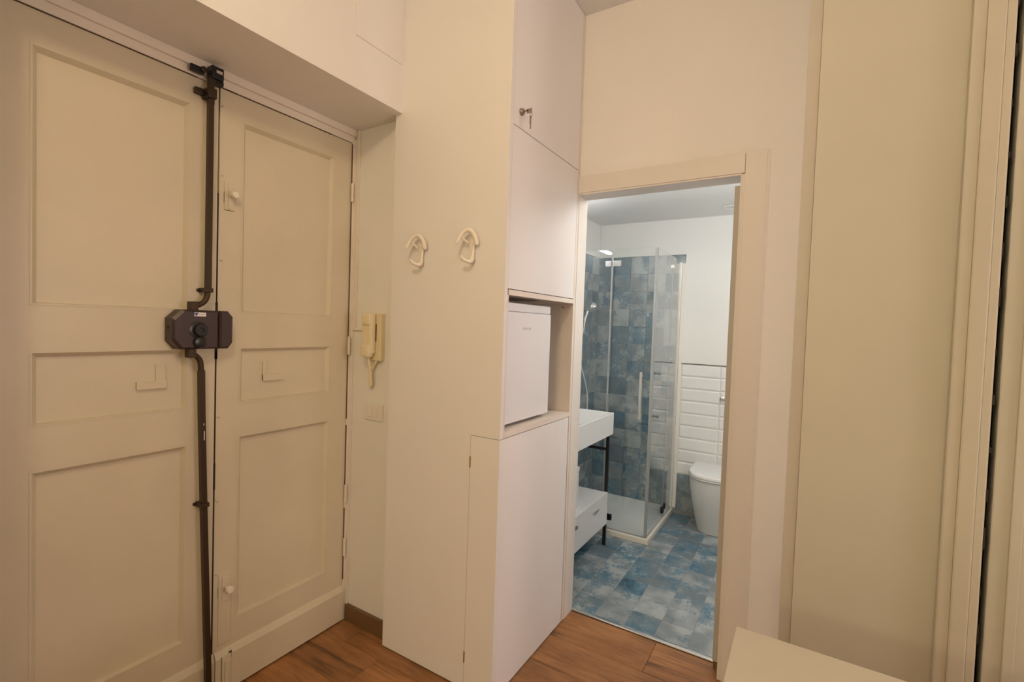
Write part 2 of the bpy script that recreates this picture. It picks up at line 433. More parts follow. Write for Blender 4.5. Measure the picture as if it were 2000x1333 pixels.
# irregular wear along the meeting gap
for z0, z1, wd in ((.06, .165, .004), (.165, .80, .0042), (.80, .90, .0075), (.90, 1.32, .0048), (1.29, 1.335, .010), (1.468, 1.50, .009), (1.5, 1.9, .0032)):
    obj('worn_edge', box(XD-.02, XD+.0007, .9365-wd/2, .9365+wd/2, z0, z1), 'dark_gap', dl)
for y0, y1, th in ((.38, .48, .003), (.48, .56, .0045), (.56, .70, .003), (.70, .86, .0036), (.925, .99, .003), (.955, 1.0, .0055), (1.0, 1.20, .003), (1.20, 1.42, .002)):
    obj('worn_head_edge', box(XD-.02, XD+.0045, y0, y1, 2.2815-th*.36, 2.2815+th*.36), 'chip', fr)
for z0, z1, th in ((2.16, 2.275, .002), (1.40, 2.16, .0022), (.98, 1.40, .0014), (.60, .95, .003), (.2, .55, .0018)):
    obj('worn_jamb_edge', box(XD-.02, XD+.0066, 1.5325-th*.3, 1.5325+th*.3, z0, z1), 'chip', fr)

# ------------------------------------------------------------------ security lock with bolt rods
XF = -1.800
lk = thing('rim_lock', (XD, .87, 1.33), 'dark brown surface lock with bolt rods across the entry doors', 'lock')
case = obj('lock_case', prism_x([(.7695, 1.362), (.7695, 1.438), (.799, 1.468), (.9185, 1.468), (.9185, 1.332), (.795, 1.332)], XD+.001, XF, .007), 'lock', lk)
obj('keeper_case', prism_x([(.9228, 1.332), (.9228, 1.468), (.953, 1.468), (.9705, 1.447), (.9705, 1.354), (.955, 1.332)], XD+.001, XF-.004, .007), 'lock', lk)
kb = obj('thumb_knob', lathe((XF-.002, .8490, 1.399), (1, 0, 0), [(.0295, 0), (.0295, .004), (.021, .006), (.021, .020), (.0185, .024), (.009, .024), (.0085, .020), (0, .020)], 28), 'black', lk, True)
obj('key_cylinder', lathe((XF-.002, .8530, 1.3565), (1, 0, 0), [(.0225, 0), (.0225, .003), (.018, .010), (.012, .012), (0, .012)], 24), 'black', lk, True)
st = obj('sticker', box(XF-.001, XF+.0006, .8355, .873, 1.4462, 1.4600), 'sticker', case)
obj('sticker_mark', boxes([(XF, XF+.0010, .8365, .8470, 1.4525, 1.4585), (XF, XF+.0010, .8385, .8440, 1.4480, 1.4525)]), 'stickblue', st)
obj('sticker_print', boxes([(XF, XF+.0009, .849+.0042*i, .8520+.0042*i, 1.4515, 1.4545) for i in range(5)]), 'grey_print', st)
obj('case_screw', lathe((-1.835, .7705, 1.406), (0, -1, 0), [(.006, 0), (.006, .003), (0, .004)], 12), 'iron', case, True)
XR = -1.822
obj('bolt_rod', tube([(XR, .889, 2.29), (XR, .889, 1.545)], .0085, square=True), 'iron', lk)
obj('rod_bend', tube(smooth_path([(XR, .888, 1.546), (XR, .886, 1.518), (XR, .876, 1.498), (XR, .858, 1.486), (XR, .838, 1.482)], 5), .0095, 10), 'iron', lk, True)
obj('rod_clevis', box(-1.838, -1.806, .828, .852, 1.467, 1.497, bev=.002), 'iron', lk)
obj('rod_bend', tube(smooth_path([(XR, .834, 1.313), (XR, .852, 1.307), (XR, .866, 1.288), (XR, .870, 1.25)], 5), .0095, 10), 'iron', lk, True)
obj('rod_clevis', box(-1.838, -1.806, .823, .847, 1.302, 1.332, bev=.002), 'iron', lk)
obj('bolt_rod', tube([(XR, .870, 1.255), (XR, .8735, 1.10), (XR, .884, .765), (XR+.004, .9025, .19), (XR+.004, .908, .006)], .0092, square=True), 'iron', lk)
for yy, zz in ((.887, 1.540), (.8842, .768)):
    obj('rod_guide', boxes([(XD+.001, -1.808, yy-.014, yy+.014, zz-.008, zz+.008), (XD+.001, -1.850, yy-.021, yy+.021, zz-.005, zz+.005)], bev=.002), 'iron', lk)
gu = obj('top_guide', boxes([(XD+.001, -1.806, .874, .904, 2.212, 2.247), (XD+.001, -1.838, .848, .884, 2.222, 2.244), (XD+.001, -1.846, .90, .916, 2.205, 2.225)], bev=.004), 'iron', lk)
kp = obj('top_keeper', boxes([(XD+.016, -1.805, .884, .925, 2.283, 2.325), (XD+.016, -1.815, .898, .930, 2.268, 2.286), (XD+.016, -1.830, .828, .872, 2.288, 2.312)], bev=.003), 'black_metal', lk)
obj('keeper_bolt', lathe((-1.834, .868, 2.306), (1, 0, 0), [(.010, 0), (.010, .010), (0, .012)], 8), 'iron', kp, True)
obj('keeper_window', box(-1.8062, -1.8040, .899, .919, 2.303, 2.313), 'alu', kp)
obj('paint_scrape', boxes([(XR+.008, XR+.0100, .8775, .8800, 1.005, 1.038), (XR+.008, XR+.0100, .8760, .8780, 1.058, 1.066)]), 'switch', lk)

# ------------------------------------------------------------------ reveal: trunking, intercom, switch
tr = thing('cable_trunking', (-1.83, YREV, 1.40), 'thin cream cable trunking running down to the intercom handset', 'trunking')
obj('trunking_run', boxes([(-1.838, -1.822, YREV-.010, YREV, 1.412, SOF)], bev=.002), 'door_frame', tr)
obj('trunking_foot', boxes([(-1.838, -1.735, YREV-.010, YREV, 1.404, 1.414)], bev=.002), 'door_frame', tr)
ic = thing('intercom', (-1.68, YREV, 1.27), 'cream wall intercom with handset on the reveal beside the entry doors', 'intercom')
obj('base', boxes([(-1.724, -1.632, YREV-.024, YREV, 1.270, 1.486)], bev=.005), 'intercom', ic)
obj('slot', box(-1.668, -1.662, YREV-.0248, YREV-.02, 1.358, 1.437), 'skirting', ic)
hs = boxes([(-1.726, -1.664, YREV-.056, YREV-.026, 1.300, 1.486)], bev=.008)
bx(hs, -1.722, -1.668, YREV-.068, YREV-.030, 1.285, 1.345, bev=.012); bx(hs, -1.722, -1.668, YREV-.064, YREV-.030, 1.43, 1.484, bev=.012)
ho = obj('handset', hs, 'intercom', ic)
obj('cord', tube(smooth_path([(-1.66, YREV-.015, 1.275), (-1.682, YREV-.018, 1.245), (-1.700, YREV-.018, 1.205), (-1.704, YREV-.016, 1.160), (-1.697, YREV-.018, 1.148), (-1.690, YREV-.022, 1.165), (-1.688, YREV-.03, 1.21), (-1.69, YREV-.045, 1.288)], 6), .0065, 8), 'intercom', ic, True)
sw = thing('light_switch', (-1.69, YREV, .99), 'white double light switch plate below the intercom', 'switch')
obj('plate', box(-1.748, -1.630, YREV-.008, YREV, .992, 1.070, bev=.003), 'switch', sw)
for x0 in (-1.722, -1.690):
    obj('rocker', box(x0, x0+.029, YREV-.0125, YREV-.006, 1.006, 1.056, bev=.0015), 'switch', sw)

# ------------------------------------------------------------------ tall built-in cabinet
cb = thing('tall_cabinet', (-1.24, 1.83, 0), 'white built-in tall cabinet with fridge niche, between entry and bathroom doors', 'cabinet')
g = .0014
XS = -1.100
CT = CEIL-.002
obj('side_panel', boxes([(-1.5526, XC, YH, YH+.020, 1.0185, CT), (-1.5526, XS-g, YH, YH+.020, .004, 1.0185)]), 'cabinet', cb)
obj('inner_side', box(XW+.002, XC-.022, YH+.021, YH+.030, 1.04, CT), 'cabinet', cb)
obj('end_panel', box(XW+.002, XC, 2.128, YB-.001, .004, CT), 'cab_edge', cb)
obj('back_panel', box(XW+.002, XW+.010, YH+.032, 2.127, .02, CT), 'cabinet', cb)
up_ = obj('upper_door', box(XC-.020, XC, YH+.0215, 2.1265, 2.2055, CT, bev=.0008), 'cabinet', cb)
md = obj('middle_door', box(XC-.020, XC, YH+.0215, 2.1265, 1.591, 2.2025, bev=.0008), 'cabinet', cb)
obj('niche_top', box(-1.49, XC, YH+.031, 2.127, 1.5675, 1.5880), 'cab_edge', cb)
obj('niche_floor', box(-1.49, XC, YH+.021, 2.127, 1.0195, 1.041), 'cab_edge', cb)
obj('niche_back', box(-1.500, -1.490, YH+.033, 2.126, 1.0415, 1.5670), 'cabinet', cb)
obj('side_edge', box(XC-.021, XC, YH+.0203, YH+.030, 1.042, 1.5670), 'cab_edge', cb)
ld = obj('lower_door', boxes([(XC-.020, XC, YH, 2.121, .006, 1.0165), (XS, XC-.020, YH, YH+.020, .006, 1.0165)]), 'cabinet', cb)
obj('door_gap', box(XC-.018, XC-.006, 2.1215, 2.1275, .006, 1.018), 'skirting', cb)
for q in ((XC-.03, XC-.016, YH+.022, 2.126, 1.5880, 1.5910), (XC-.03, XC-.016, YH+.022, 2.126, 2.2022, 2.2058), (XS-.03, XC-.02, YH+.014, 2.10, 1.0165, 1.0190), (XS-.004, XS+.004, YH+.008, YH+.019, .01, 1.017)):
    obj('shadow_gap', box(*q), 'dark_gap', cb)
for z in (.912, .130):
    obj('hinge_pin', lathe((XS, YH-.0005, z-.022), (0, 0, 1), [(.0032, 0), (.0032, .044)], 8), 'brass', ld, True)
lc = obj('lock_rosette', lathe((XC, 1.5835, 2.266), (1, 0, 0), [(.0135, 0), (.0135, .004), (.011, .012), (0, .012)], 16), 'keymetal', up_, True)
obj('key', boxes([(XC+.011, XC+.032, 1.5823, 1.5845, 2.262, 2.270), (XC+.026, XC+.048, 1.5823, 1.5845, 2.255, 2.272)], bev=.0006), 'keymetal', up_)
obj('key_ring', tube([(XC+.044, 1.5833+.009*math.cos(a*.5236), 2.249+.010*math.sin(a*.5236)) for a in range(13)], .0010, 6), 'keymetal', up_, True)
obj('spare_key', boxes([(XC+.040, XC+.044, 1.579, 1.588, 2.214, 2.243), (XC+.040, XC+.044, 1.583, 1.588, 2.196, 2.216)], bev=.0008), 'keymetal', up_)
obj('shelf_pin', lathe((-1.02, 2.128, 1.548), (0, -1, 0), [(.003, 0), (.003, .003), (0, .003)], 10), 'dark_gap', cb, True)

# mini fridge in the niche
fg = thing('mini_fridge', (-1.2, 1.76, 1.041), 'small white fridge standing in the niche of the tall cabinet', 'fridge')
obj('body', box(-1.46, -1.032, 1.556, 1.964, 1.055, 1.541, bev=.004), 'fridge', fg)
obj('top_cap', box(-1.46, -1.004, 1.554, 1.966, 1.508, 1.5435, bev=.005), 'fridge', fg)
fd = obj('door', box(-1.030, -1.000, 1.554, 1.966, 1.056, 1.5072, bev=.006), 'fridge', fg)
lg = bmesh.new()
yy = 1.716
for k, wd in enumerate((.007, .009, .009, .009, .008, .008)):
    bx(lg, -1.0004, -.9994, yy, yy+.0016, 1.436, 1.4445)
    if k % 2 == 0: bx(lg, -1.0004, -.9994, yy, yy+wd, 1.4432, 1.4445)
    if k % 3 != 1: bx(lg, -1.0004, -.9994, yy, yy+wd, 1.436, 1.4373)
    if k % 3 == 1: bx(lg, -1.0004, -.9994, yy+wd-.0016, yy+wd, 1.436, 1.4445)
    yy += wd+.0035
obj('logo', lg, 'grey_print', fd)
for x, y in ((-1.43, 1.58), (-1.43, 1.94), (-1.05, 1.58), (-1.05, 1.94)):
    obj('foot', lathe((x, y, 1.041), (0, 0, 1), [(.014, 0), (.014, .014)], 10), 'black', fg, True)

# coat hooks on the cabinet side
def hook(dx, dz, label):
    h = thing('coat_hook', (-1.385+dx, YH, 1.69+dz), label, 'hook', 'coat hooks on the cabinet side')
    def P(xw, zw, d):
        s = (YH-d)/YH
        return (xw*s+dx, YH-d, CAM_Z+(zw-CAM_Z)*s+dz)
    arch = [(-1.474, 1.764, .052), (-1.463, 1.778, .048), (-1.446, 1.800, .040), (-1.424, 1.814, .033), (-1.402, 1.814, .027), (-1.383, 1.800, .022), (-1.370, 1.777, .018), (-1.3645, 1.754, .016)]
    pts = smooth_path([P(*a) for a in arch], 4)
    n = len(pts)
    obj('top_arm', tube(pts, [.0062+.0030*min(1, i/(n*.6)) - (.003 if i in (0, n-1) else 0) for i in range(n)], 10), 'hook', h, True)
    obj('stem', tube(smooth_path([P(-1.377, 1.792, .018), P(-1.379, 1.76, .012), P(-1.381, 1.725, .010), P(-1.384, 1.706, .012), P(-1.386, 1.697, .014)], 3), [.006, .006, .0055, .0055, .0055, .006, .0065, .007, .008, .0095, .010, .010, .009], 10), 'hook', h, True)
    obj('lower_arm', tube(smooth_path([P(-1.384, 1.697, .014), P(-1.402, 1.693, .028), P(-1.422, 1.698, .040), P(-1.440, 1.708, .050), P(-1.444, 1.718, .053)], 4), [.0090]*6+[.0075]*7+[.0065]*3+[.004], 10), 'hook', h, True)
    obj('rib', tube([P(-1.450, 1.790, .034), P(-1.428, 1.779, .026), P(-1.405, 1.764, .018)], [.004, .0048, .004], 8), 'hook', h, True)
    obj('wall_plate', prism_y([(-1.386, 1.704), (-1.375, 1.704), (-1.372, 1.775), (-1.374, 1.790), (-1.381, 1.790), (-1.384, 1.775)], YH, YH-.012, dx, dz), 'hook', h)
    return h
def prism_y(poly, y0, y1, dx, dz):
    bm = bmesh.new()
    a = [bm.verts.new((x+dx, y0, z+dz)) for x, z in poly]; b = [bm.verts.new((x+dx, y1, z+dz)) for x, z in poly]
    n = len(poly)
    for j in range(n): bm.faces.new((a[j], a[(j+1) % n], b[(j+1) % n], b[j]))
    bm.faces.new(a[::-1]); bm.faces.new(b); return bm
hook(0, 0, 'white plastic coat hook on the cabinet side, nearer the entry doors')
hook(.261, .003, 'white plastic coat hook on the cabinet side, nearer the fridge')

# ------------------------------------------------------------------ bathroom doorway
dc = thing('trim_3', (-.6, YB, 0), 'white casing around the bathroom doorway', 'door casing', kind='structure')
obj('casing_head', boxes([(XC, -.2412, YC, YB, 2.098, 2.177), (XC, -.2497, YC+.004, YB, 2.090, 2.098)], bev=.0015), 'casing', dc)
obj('casing_leg', boxes([(-.2400, -.162, YC, YB, .002, 2.179), (-.2497, -.2400, YC+.004, YB, .002, 2.095), (-.165, -.152, YC+.005, YB, .002, 2.179)], bev=.0015), 'casing', dc)
obj('jamb_lining', box(XC-.004, XC+.002, YB, YB2, .002, 2.090), 'casing', dc)
obj('head_lining', box(XC-.004, -.2497, YB, YB2, 2.090, 2.104), 'casing', dc)
obj('pocket_edge', boxes([(-.2560, -.2497, YB-.008, 2.172, .002, 2.09), (-.2560, -.2497, 2.228, YB2+.004, .002, 2.09)]), 'casing', dc)
pd = thing('door_3', (.1, 2.2, .045), 'cream sliding pocket door, only its edge showing in the bathroom doorway', 'door', kind='structure')
obj('door_leaf', box(-.281, .55, 2.182, 2.218, .048, 2.060, bev=.0015), 'lining', pd)
obj('bottom_guide', box(-.278, -.255, 2.190, 2.210, .010, .048), 'skirting', pd)
th = struct('trim_4', box(XC+.002, -.2497, 2.2435, 2.262, 0, .008, bev=.003), 'alu', 'aluminium threshold strip between wood floor and blue bathroom tiles', 'threshold')

# ------------------------------------------------------------------ old door on the right
cs = thing('trim_5', (.32, Y3, 0), 'cream casing of the old door at the right edge', 'door casing', kind='structure')
obj('casing_board', boxes([(.289, .362, Y3-.020, Y3, .002, 2.50), (.312, .345, Y3-.024, Y3-.018, .002, 2.50)], bev=.004), 'stub_trim', cs)
obj('worn_edge', boxes([(.3615, .3630+random.uniform(0, .003), Y3-.0195, Y3+.02, z, z+random.uniform(.01, .05)) for z in [.1+.11*i for i in range(20)]]), 'dark_gap', cs)
d4 = thing('door_4', (.75, Y3, .006), 'old cream door leaf at the right edge behind a dark gap', 'door', kind='structure')
obj('leaf_board', box(.3745, 1.15, Y3-.012, Y3+.028, .006, 2.40, bev=.003), 'stub', d4)
obj('leaf_moulding', boxes([(.405, .425, Y3-.018, Y3-.010, .3, 2.2), (1.06, 1.08, Y3-.018, Y3-.010, .3, 2.2)], bev=.002), 'stub', d4)
obj('gap_lining', boxes([(.3625, .364, Y3-.010, Y3+.079, .006, 2.41), (.3640, 1.15, Y3+.070, Y3+.079, .006, 2.41)]), 'dark_gap', d4)

# table in the foreground
tb = thing('console_table', (.25, .75, 0), 'cream topped table at the lower right below the camera', 'table')
TX0, TX1, TY0, TY1, TZ = -.0955, .95, .42, 1.074, .85
obj('table_top', box(TX0, TX1, TY0, TY1, TZ-.022, TZ, bev=.0012), 'table', tb)
for x in (TX0+.03, TX1-.07):
    for y in (TY0+.02, TY1-.06): obj('leg', box(x, x+.04, y, y+.04, .001, TZ-.022, bev=.002), 'table', tb)
for y in (TY0+.03, TY1-.045): obj('apron', box(TX0+.07, TX1-.07, y, y+.015, TZ-.09, TZ-.022), 'table', tb)

# hall lamps: one above the camera, one far behind it
hl = thing('ceiling_lamp', (HALL_LAMP[0], HALL_LAMP[1], CEIL), 'round hall ceiling lamp above the camera', 'lamp')
obj('canopy', lathe((HALL_LAMP[0], HALL_LAMP[1], CEIL), (0, 0, -1), [(.06, 0), (.055, .02), (.012, .03), (.008, .09), (0, .09)], 20), 'alu', hl, True)
fl2 = thing('ceiling_lamp', (FAR_LAMP[0], FAR_LAMP[1], CEIL), 'hall ceiling lamp far behind the camera', 'lamp')
obj('canopy', lathe((FAR_LAMP[0], FAR_LAMP[1], CEIL), (0, 0, -1), [(.06, 0), (.055, .02), (.012, .03), (.008, .55), (0, .55)], 20), 'alu', fl2, True)

# passage window at the right (source of the cool side light)
wn = thing('window_1', (2.19, 1.885, .2), 'narrow white framed window at the end of the side passage', 'window', kind='structure')
for q in ((2.12, 2.199, 1.622, 1.650, .2, 2.76), (2.12, 2.199, 2.120, 2.148, .2, 2.76), (2.12, 2.199, 1.650, 2.120, .2, .25), (2.12, 2.199, 1.650, 2.120, 2.72, 2.76)):
    obj('window_frame', box(*q), 'casing', wn)

obj('pane', box(2.165, 2.171, 1.650, 2.120, .25, 2.72), 'glass', wn)

# ------------------------------------------------------------------ bathroom shell
bf = struct('floor_bathroom', box(BXL-.1, BXR+.1, 2.2505, BYB+.1, -.06, -.0015), 'grout', 'blue-grey square tiled bathroom floor', 'floor')
TP = .1497
tile_fl = None
ix = 0
for i in range(-9, 6):
    for j in range(-2, 12):
        x0 = -.4025+TP*i; x1 = x0+TP; y0 = 2.4305+TP*j; y1 = y0+TP
        if x1 <= BXL or x0 >= BXR or y1 <= 2.263 or y0 >= BYB: continue
        if x0 > .05 : continue
        full = x0 >= BXL and y0 >= 2.262 and y1 <= BYB
        if full:
            c = ((x0+x1)/2, (y0+y1)/2, -.003)
            if tile_fl is None:
                tile_fl = obj('floor_tile', box(x0+.0012, x1-.0012, y0+.0012, y1-.0012, -.006, 0, bev=.0011, seg=1), 'blue', bf)
            else: inst(tile_fl, bf, c)
        else:
            a, b_, c, d = max(x0, BXL), x1, max(y0, 2.2625), min(y1, BYB)
            if b_-a > .01 and d-c > .006: obj('floor_tile', box(a+.0012, b_-.0012, c+.0012, d-.0012, -.006, 0, bev=.0011, seg=1), 'blue', bf)
struct('ceiling_bathroom', box(BXL-.1, BXR+.1, YB2, BYB+.1, BZC, BZC+.08), 'bathceil', 'white lowered bathroom ceiling', 'ceiling')
wl = struct('wall_bathroom_left', box(BXL-.1, BXL-.009, YB2, BYB+.1, 0, BZC), 'bathwall', 'left bathroom wall, blue tiled inside the shower', 'wall')
obj('plaster', boxes([(BXL-.009, BXL, YB2, BYB-.003, 2.060, BZC), (BXL-.009, BXL, YB2, 3.195, 0, 2.060)]), 'bathwall', wl)
wb = struct('wall_bathroom_back', box(BXL-.1, BXR+.1, BYB+.009, BYB+.1, 0, BZC), 'bathwall', 'back bathroom wall, blue tiled in the shower, white tiled behind the toilet', 'wall')
obj('plaster', boxes([(BXL, -.836, BYB, BYB+.009, 2.060, BZC), (-.836, BXR, BYB, BYB+.009, 1.203, BZC)]), 'bathwall', wb)
obj('grout_bed', boxes([(BXL, -.836, BYB+.0035, BYB+.009, 0, 2.058), (-.836, BXR, BYB+.0035, BYB+.009, 0, .318)]), 'grout', wb)
obj('grout_bed', box(-.836, BXR, BYB+.004, BYB+.009, .318, 1.197), 'grout_white', wb)
obj('grout_bed', box(BXL-.009, BXL-.0035, 3.195, BYB, 0, 2.058), 'grout', wl)
struct('wall_bathroom_right', box(BXR, BXR+.1, YB2, BYB+.1, 0, BZC), 'bathwall', 'right bathroom wall hidden by the door casing', 'wall')
TW = .1449
wt = None; wt2 = None
zs = [2.058-TW*k for k in range(15)]
for k in range(14):
    z1, z0 = zs[k], max(zs[k+1], .002)
    for q in range(-2, 8):
        x0 = -1.276+TW*q; x1 = x0+TW
        a, b_ = max(x0, BXL), x1
        if b_ <= BXL+.01 or a >= BXR-.01: continue
        if x0 > -.85 and z1 > .35: continue
        if x0 > -.05: continue
        full = (a == x0) and z0 == zs[k+1]
        bev = dict(bev=.0011, seg=1)
        if b_ > -.85 and b_ < -.82 : b_ = -.837
        if full and b_ == x1:
            if wt is None: wt = obj('wall_tile', box(a+.001, b_-.001, BYB, BYB+.008, z0+.001, z1-.001, **bev), 'blue', wb)
            else: inst(wt, wb, ((a+b_)/2, BYB+.004, (z0+z1)/2))
        else: obj('wall_tile', box(a+.001, b_-.001, BYB, BYB+.008, z0+.001, z1-.001, **bev), 'blue', wb)
    for q in range(6):
        y1 = BYB-.001-TW*q; y0 = max(y1-TW, 3.196)
        if y1-y0 < .02: continue
        if z0 == zs[k+1] and y0 == y1-TW:
            if wt2 is None: wt2 = obj('wall_tile', box(BXL-.008, BXL, y0+.001, y1-.001, z0+.001, z1-.001, **bev), 'blue', wl)
            else: inst(wt2, wl, (BXL-.004, (y0+y1)/2, (z0+z1)/2))
        else: obj('wall_tile', box(BXL-.008, BXL, y0+.001, y1-.001, z0+.001, z1-.001, **bev), 'blue', wl)
# bevelled white tiles
def white_tile(x0, x1, z0, z1):
    bm = bmesh.new(); s = .011
    A = [bm.verts.new((x, BYB+.004, z)) for x, z in ((x0, z0), (x1, z0), (x1, z1), (x0, z1))]
    A2 = [bm.verts.new((x, BYB+.0015, z)) for x, z in ((x0, z0), (x1, z0), (x1, z1), (x0, z1))]
    B = [bm.verts.new((x, BYB-.0035, z)) for x, z in ((x0+s, z0+s), (x1-s, z0+s), (x1-s, z1-s), (x0+s, z1-s))]
    for P_, Q in ((A, A2), (A2, B)):
        for j in range(4): bm.faces.new((P_[j], P_[(j+1) % 4], Q[(j+1) % 4], Q[j]))
    bm.faces.new(B); bm.faces.new(A[::-1]); return bm
RH = (1.196-.319)/9
wt3 = None
for k in range(9):
    for q in range(4):
        x0 = -.835+.291*q; x1 = x0+.291
        z1 = 1.196-RH*k; z0 = z1-RH
        if wt3 is None: wt3 = obj('white_tile', white_tile(x0+.001, x1-.001, z0+.001, z1-.001), 'white_tile', wb); o0 = ORG[wt3]-Vector(((x0+x1)/2, 0, (z0+z1)/2))
        else: inst(wt3, wb, o0+Vector(((x0+x1)/2, 0, (z0+z1)/2)))
obj('tile_trim', boxes([(-.836, BXR, BYB-.006, BYB+.004, 1.1965, 1.2030)]), 'trimline', wb)
obj('tile_edge', box(-.859, -.833, BYB-.002, BYB+.004, .040, 1.990), 'casing', wb)
vent = tag(obj('ceiling_vent', lathe((-.498, 3.70, BZC), (0, 0, -1), [(.055, 0), (.055, .004), (.045, .007), (.040, .004), (0, .004)], 28), 'bathwall', smooth=True), 'small round white vent in the bathroom ceiling', 'vent')
cl = thing('ceiling_light', (BATH_LAMP[0], BATH_LAMP[1], BZC), 'small bathroom ceiling lamp out of view above the doorway', 'lamp')
obj('lamp_base', lathe((BATH_LAMP[0], BATH_LAMP[1], BZC), (0, 0, -1), [(.045, 0), (.045, .012), (0, .014)], 20), 'bathwall', cl, True)

# LED bar over the hidden mirror
lb = thing('mirror_lamp', (-1.5, 2.85, 2.10), 'white LED bar lamp high on the left bathroom wall', 'lamp')
obj('lamp_arm', box(BXL, -1.46, 2.80, 2.86, 2.095, 2.115), 'alu', lb)
obj('led_bar', box(-1.475, -1.435, 2.55, 3.10, 2.085, 2.100, bev=.003), 'led', lb)

# ------------------------------------------------------------------ shower
GY, GX, GT = 3.243, -.872, 2.008
ty = thing('shower_tray', (-1.2, 3.58, 0), 'low white shower tray with a raised cream edge', 'shower tray')
obj('tray_plate', box(BXL+.001, -.880, 3.250, BYB-.001, .001, .040, bev=.003), 'tray', ty)
obj('tray_edge', boxes([(BXL+.001, -.850, 3.218, 3.2495, .001, .034), (-.8795, -.850, 3.2495, BYB-.001, .001, .034)], bev=.002), 'curb', ty)
obj('drain_cover', box(-1.30, -1.19, 3.55, 3.66, .040, .0425, bev=.001), 'tray', ty)
se = thing('shower_screen', (-1.2, GY, .034), 'clear glass corner shower enclosure with chrome fittings', 'shower screen')
zb = .042
obj('fixed_pane', box(BXL+.006, -1.190, GY-.003, GY+.003, zb, GT), 'glass', se, label='clear glass fixed pane')
dp = obj('door_pane', box(-1.176, -.884, GY-.003, GY+.003, zb, GT), 'glass', se, label='clear glass shower door')
obj('side_pane', box(GX-.003, GX+.003, 3.252, 3.682, zb, GT), 'glass', se, label='clear glass side door')
obj('side_pane', box(GX-.003, GX+.003, 3.690, 3.925, zb, GT), 'glass', se, label='clear glass side pane')
obj('hinge_seal', box(-1.188, -1.178, GY-.005, GY+.005, zb, GT), 'seal', se)
obj('corner_seal', boxes([(-.8845, -.8700, GY-.006, GY+.006, zb, GT), (-.8775, -.8665, GY+.004, GY+.012, zb, GT)]), 'seal', se)
obj('side_seal', box(GX-.003, GX+.003, 3.6822, 3.6898, zb, GT), 'seal', se)
obj('wall_profile', box(GX-.007, GX+.012, 3.925, BYB-.001, .034, GT-.012, bev=.002), 'profile', se)
obj('wall_profile', box(BXL+.0005, BXL+.012, GY-.009, GY+.009, .034, GT-.012, bev=.002), 'steel', se)
obj('bottom_seal', boxes([(-1.54, -.884, GY-.004, GY+.004, .034, zb), (GX-.004, GX+.004, 3.252, 3.925, .034, zb)]), 'seal', se)
obj('hinge_plate', boxes([(-1.232, -1.187, GY-.012, GY+.012, 1.889, 1.929), (-1.177, -1.120, GY-.012, GY+.012, 1.889, 1.929)], bev=.003), 'steel', se)
obj('hinge_plate', boxes([(-1.185, -1.118, GY-.012, GY+.012, .100, .140)], bev=.003), 'black_metal', se)
obj('hinge_plate', boxes([(GX-.011, GX+.011, 3.665, 3.705, 1.915, 1.945)], bev=.003), 'steel', se)
obj('hinge_plate', boxes([(GX-.011, GX+.011, 3.655, 3.69, .075, .120), (GX-.011, GX+.011, 3.70, 3.725, .095, .135)], bev=.003), 'black_metal', se)
hd = obj('handle', tube([(-.938, GY-.040, 1.168), (-.938, GY-.040, .848)], .010, 12), 'alu', se, True)
for z in (1.14, .876):
    obj('handle_post', tube([(-.938, GY-.036, z), (-.938, GY-.0035, z)], .006, 10), 'alu', hd, True)
for z in (1.155, .857):
    obj('side_knob', lathe((GX+.003, 3.355, z), (1, 0, 0), [(.006, 0), (.010, .010), (.010, .022), (0, .024)], 14), 'keymetal', se, True)

hs_ = thing('hand_shower', (BXL, 3.64, 1.55), 'chrome hand shower on the blue tiled wall with a white hose', 'shower head')
obj('holder', tube([(BXL+.0005, 3.60, 1.60), (BXL+.055, 3.60, 1.61)], .014, 14), 'steel', hs_, True)
obj('shower_head', lathe((-1.478, 3.62, 1.628), (.45, -.10, -.88), [(.012, -.04), (.030, -.024), (.046, -.004), (.050, .020), (.046, .028), (0, .028)], 24), 'steel', hs_, True)
obj('grip', tube([(-1.500, 3.61, 1.625), (-1.520, 3.585, 1.53), (-1.528, 3.57, 1.42)], [.014, .012, .010], 12), 'steel', hs_, True)
obj('hose', tube(smooth_path([(-1.528, 3.57, 1.42), (-1.53, 3.50, 1.26), (-1.515, 3.545, 1.13), (-1.503, 3.62, .98), (-1.500, 3.655, .85), (-1.505, 3.64, .70), (-1.52, 3.56, .62), (-1.53, 3.46, .70), (-1.535, 3.42, .95)], 6), .0055, 8), 'hose', hs_, True)
mx = obj('mixer', tube([(BXL+.0005, 3.42, .98), (BXL+.05, 3.42, .98)], .025, 16), 'steel', hs_, True)

# ------------------------------------------------------------------ washbasin console
wbs = thing('washbasin_stand', (-1.32, 2.74, 0), 'white washbasin on a black metal stand with a white drawer', 'washbasin')
BX0, BX1, BY0, BY1, BZ0, BZ1 = BXL+.002, -1.082, 2.36, 3.108, .745, .8895
bm = bmesh.new()
def rect(x0, x1, y0, y1, z): return [bm.verts.new(v) for v in ((x0, y0, z), (x1, y0, z), (x1, y1, z), (x0, y1, z))]
r0 = rect(BX0, BX1, BY0, BY1, BZ0); r1 = rect(BX0, BX1, BY0, BY1, BZ1-.003); r1b = rect(BX0+.001, BX1-.003, BY0+.003, BY1-.003, BZ1)
r2 = rect(BX0+.10, BX1-.018, BY0+.018, BY1-.018, BZ1); r3 = rect(BX0+.10+.02, BX1-.05, BY0+.05, BY1-.05, BZ1-.10)
for A, B in ((r0, r1), (r1, r1b), (r1b, r2), (r2, r3)):
    for j in range(4): bm.faces.new((A[j], A[(j+1) % 4], B[(j+1) % 4], B[j]))
bm.faces.new(r0[::-1]); bm.faces.new(r3)
obj('basin', bm, 'ceramic', wbs)
tapx = -1.50
